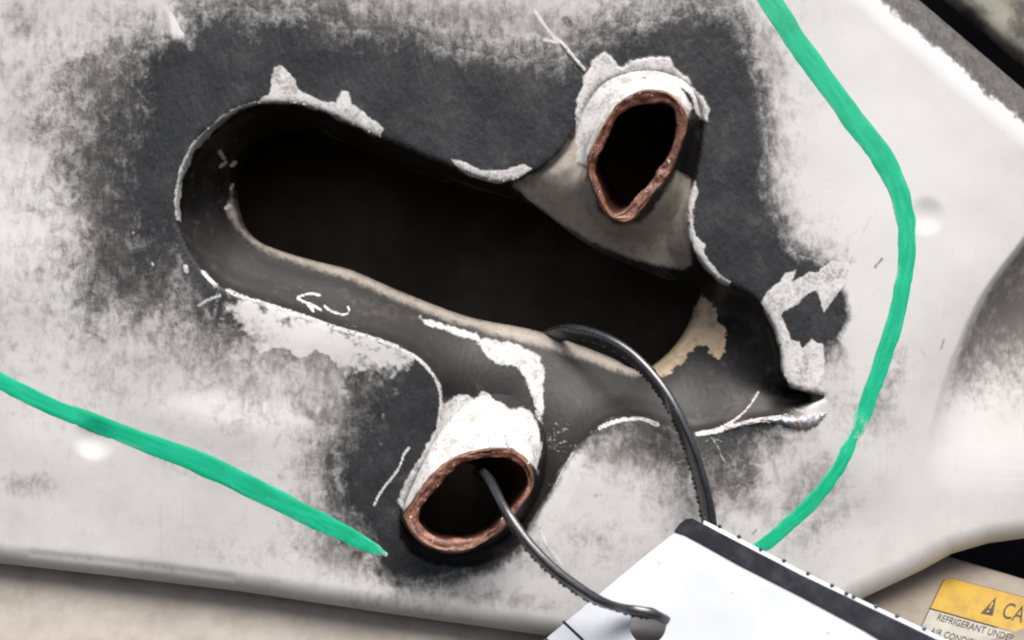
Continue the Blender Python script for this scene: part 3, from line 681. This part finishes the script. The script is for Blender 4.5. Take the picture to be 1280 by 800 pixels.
# ------------------------------------------------------------------ the white tag
TA, TB, TC = Vector(P(852, 661, 12)), Vector(P(600, 868, 17)), Vector(P(1300, 876, 46))
tg = bpy.data.objects.new('plastic_tag', None); scn.collection.objects.link(tg); tg.location = TA; tg.empty_display_size = .01
tag(tg, 'glossy white tag with a black edge band hanging on the strap', 'tag')
TN = (TC - TA).cross(TB - TA).normalized()
if TN.y > 0: TN = -TN
def on_tag(px, py, lift=0.0):
    o_ = Vector((0, -D, Z0)); d = Vector(P(px, py, 0)) - o_
    t = (TA - o_).dot(TN) / d.dot(TN)
    return o_ + d * t + TN * lift - TA
def on_tag_h(px, py): return -(on_tag(px, py) + TA).y * 1000
def slab(name, px_pts, lift, thick, mat, hole=None, parent=tg):
    bm = bmesh.new()
    def loop(pts):
        vs = [bm.verts.new(on_tag(x, y, lift)) for x, y in pts]
        return [bm.edges.new((vs[i], vs[(i + 1) % len(vs)])) for i in range(len(vs))]
    es = loop(px_pts)
    if hole: es += loop(hole)
    r = bmesh.ops.triangle_fill(bm, edges=es, use_beauty=True)
    fs = list(bm.faces)
    for f in fs:
        f.normal_update()
        if f.normal.dot(TN) < 0: f.normal_flip()
    ex = bmesh.ops.extrude_face_region(bm, geom=fs)
    nv = [g for g in ex['geom'] if isinstance(g, bmesh.types.BMVert)]
    for v_ in nv: v_.co += TN * thick
    bmesh.ops.recalc_face_normals(bm, faces=bm.faces)
    me = bpy.data.meshes.new(name); bm.to_mesh(me); bm.free(); me.materials.append(mat)
    o = bpy.data.objects.new(name, me); scn.collection.objects.link(o); o.parent = parent
    bv_ = o.modifiers.new('bevel', 'BEVEL'); bv_.width = thick * .25; bv_.segments = 2; bv_.limit_method = 'ANGLE'
    return o
n = NT('white_laminate'); t = n.noise(20, 3, .5)
tc_ = n.mix(n.step(t, .3, .7), (.50, .525, .57), (.58, .595, .62))
tc_ = n.mix(n.math('MULTIPLY', n.step(n.noise(7, 5, .7), .55, .75), .25), tc_, (.46, .46, .46))
tc_ = n.mix(n.math('MULTIPLY', n.step(n.noise(1.6, 2, .5), .73, .77), .7), tc_, (.16, .15, .15))
M_TAG = n.out(tc_, .3, n.bump(n.noise(24, 3, .5), .9, .6), spec=.5)
n = NT('black_gloss_band'); t = n.noise(6, 4, .6)
M_BAND = n.out(n.mix(n.step(t, .5, .72), (.004, .005, .010), (.02, .02, .026)), n.math('ADD', n.math('MULTIPLY', t, .3), .15), n.bump(n.noise(5, 3, .5), .15, .6), spec=.25)
M_CLEAR = simple('milky_clear_edge', (.66, .70, .78), (.55, .60, .68), 5, .25, .03)
hole = [(810 + 22.5 * math.cos(t), 783 + 23 * math.sin(t)) for t in np.linspace(0, 2 * math.pi, 33)[:-1]]
card = [(853, 662), (843, 667), (800, 701), (740, 751), (660, 818), (600, 868), (640, 985), (900, 1075), (1200, 1120), (1360, 1010), (1330, 905), (1160, 822), (1000, 738), (900, 686)]
slab('card', card, 0, .0007, M_TAG, hole)
slab('edge_band', [(843, 666), (850, 656), (858, 650), (866, 649), (900, 667), (1000, 719), (1080, 757), (1160, 795), (1240, 835), (1330, 880), (1330, 925), (1240, 884), (1160, 838), (1080, 789), (1000, 746), (925, 708), (880, 683), (856, 670)], .0006, .0005, M_BAND)
slab('clear_edge', [(880, 651), (900, 661), (1000, 713), (1080, 752), (1160, 789), (1240, 829), (1330, 874), (1330, 884), (1240, 839), (1160, 799), (1080, 761), (1000, 723), (900, 671), (878, 660)], .0002, .0006, M_CLEAR)
slab('printed_line', [(703, 778), (706, 776.5), (728, 797), (760, 832), (757, 834), (725, 799)], .00072, .00006, M_BAND)
slab('printed_line', [(683, 796), (686, 792), (687, 793), (684, 799), (688, 801), (682, 802)], .00072, .00006, M_BAND)
sm = None
for x, y in ((881, 649), (900, 659), (924, 672), (951, 688), (980, 702), (1010, 718), (1040, 733), (1058, 743), (1067, 747), (1095, 759), (1121, 771), (1155, 787)):
    if sm is None:
        bm = bmesh.new(); bmesh.ops.create_uvsphere(bm, u_segments=10, v_segments=6, radius=.00055)
        sm = bpy.data.meshes.new('stud'); bm.to_mesh(sm); bm.free(); sm.materials.append(M_STRAP)
    o = bpy.data.objects.new('stud', sm); scn.collection.objects.link(o); o.parent = tg; o.location = on_tag(x, y, .0006)

# ------------------------------------------------------------------ the black cable tie looped through stub and slot
path = [(826, 771, on_tag_h(826, 771) + .8), (812, 767, on_tag_h(812, 767) + 3.6), (782, 761, on_tag_h(780, 760) + 6.0), (745, 749, 27), (700, 719, 27), (662, 682, 25), (634, 642, 21), (617, 609, 13), (608, 594, 3), (603, 590, -10),
        (599, 594, -28), (604, 585, -42), (632, 510, -48), (660, 452, -38), (680, 425, -23), (712, 415, -11), (752, 423, -5), (792, 447, 0), (829, 489, 5), (856, 540, 8), (875, 597, 8.5), (886, 650, 8), (888, 700, 8.5), (872, 738, 11), (850, 762, 13), (833, 771, 17)]
pp = smooth_poly(path, True, 9); W3 = Pv(pp[:, 0], pp[:, 1], pp[:, 2]); n = len(W3)
Tn = np.roll(W3, -1, 0) - np.roll(W3, 1, 0); Tn /= np.linalg.norm(Tn, axis=1, keepdims=True)
ref = np.array([-.62, -.42, -.66])
N = ref - (Tn @ ref)[:, None] * Tn; nl = np.linalg.norm(N, axis=1, keepdims=True); N /= nl
for _ in range(12): N = N + .6 * (np.roll(N, 1, 0) + np.roll(N, -1, 0)); N -= (N * Tn).sum(1, keepdims=True) * Tn; N /= np.linalg.norm(N, axis=1, keepdims=True)
B = np.cross(Tn, N)
tw, wd = .00105, .00215
prof = []
for k in range(16):
    an = k / 16 * 2 * math.pi
    c, s_ = math.cos(an), math.sin(an)
    prof.append((tw * math.copysign(abs(c) ** .45, c), wd * math.copysign(abs(s_) ** .45, s_)))
vv = []; ff = []
for i in range(n):
    for u_, v_ in prof: vv.append(W3[i] + N[i] * u_ + B[i] * v_)
for i in range(n):
    for k in range(16):
        ff.append([i * 16 + k, i * 16 + (k + 1) % 16, ((i + 1) % n) * 16 + (k + 1) % 16, ((i + 1) % n) * 16 + k])
ct = bpy.data.objects.new('cable_tie', None); scn.collection.objects.link(ct); ct.location = (0, 0, 0); ct.empty_display_size = .01
tag(ct, 'black plastic cable tie looped through the lower stub and the slot', 'cable tie')
mesh_obj('strap', np.array(vv), ff, M_STRAP, ct)
# ratchet teeth along the inner face
ln = np.concatenate([[0], np.cumsum(np.linalg.norm(np.diff(W3, axis=0), axis=1))])
tv, tf = [], []
for s_ in np.arange(0, ln[-1], .0017):
    i = min(np.searchsorted(ln, s_), n - 1)
    c = W3[i] + N[i] * tw
    b0 = len(tv); sg_ = 1 if (B[i] @ np.array([-.7, 0, -.7])) > 0 else -1
    for a1 in (-.00035, .00035):
        for b1 in (sg_ * wd * .55, sg_ * wd * .95):
            for c1 in (-.0002, .0001):
                tv.append(c + Tn[i] * a1 + B[i] * b1 + N[i] * c1)
    tf += [[b0 + k for k in f] for f in ((0, 1, 3, 2), (4, 6, 7, 5), (0, 4, 5, 1), (2, 3, 7, 6), (1, 5, 7, 3), (0, 2, 6, 4))]
te = mesh_obj('ratchet_teeth', np.array(tv), tf, simple('worn_nylon_teeth', (.015, .015, .017), (.05, .05, .05), 1.2, .4, .02), ct, False); te['kind'] = 'stuff'
i = int(np.argmin(np.hypot(pp[:, 0] - 884, pp[:, 1] - 712) + 0 * pp[:, 2])); c = W3[i]
hv = [c + Tn[i] * a1 + B[i] * b1 + N[i] * c1 for a1 in (-.003, .003) for b1 in (-.0027, .0027) for c1 in (-.0016, .0016)]
mesh_obj('tie_head', np.array(hv), [(0, 1, 3, 2), (4, 6, 7, 5), (0, 4, 5, 1), (2, 3, 7, 6), (1, 5, 7, 3), (0, 2, 6, 4)], M_STRAP, ct, False)
bpy.context.view_layer.update()
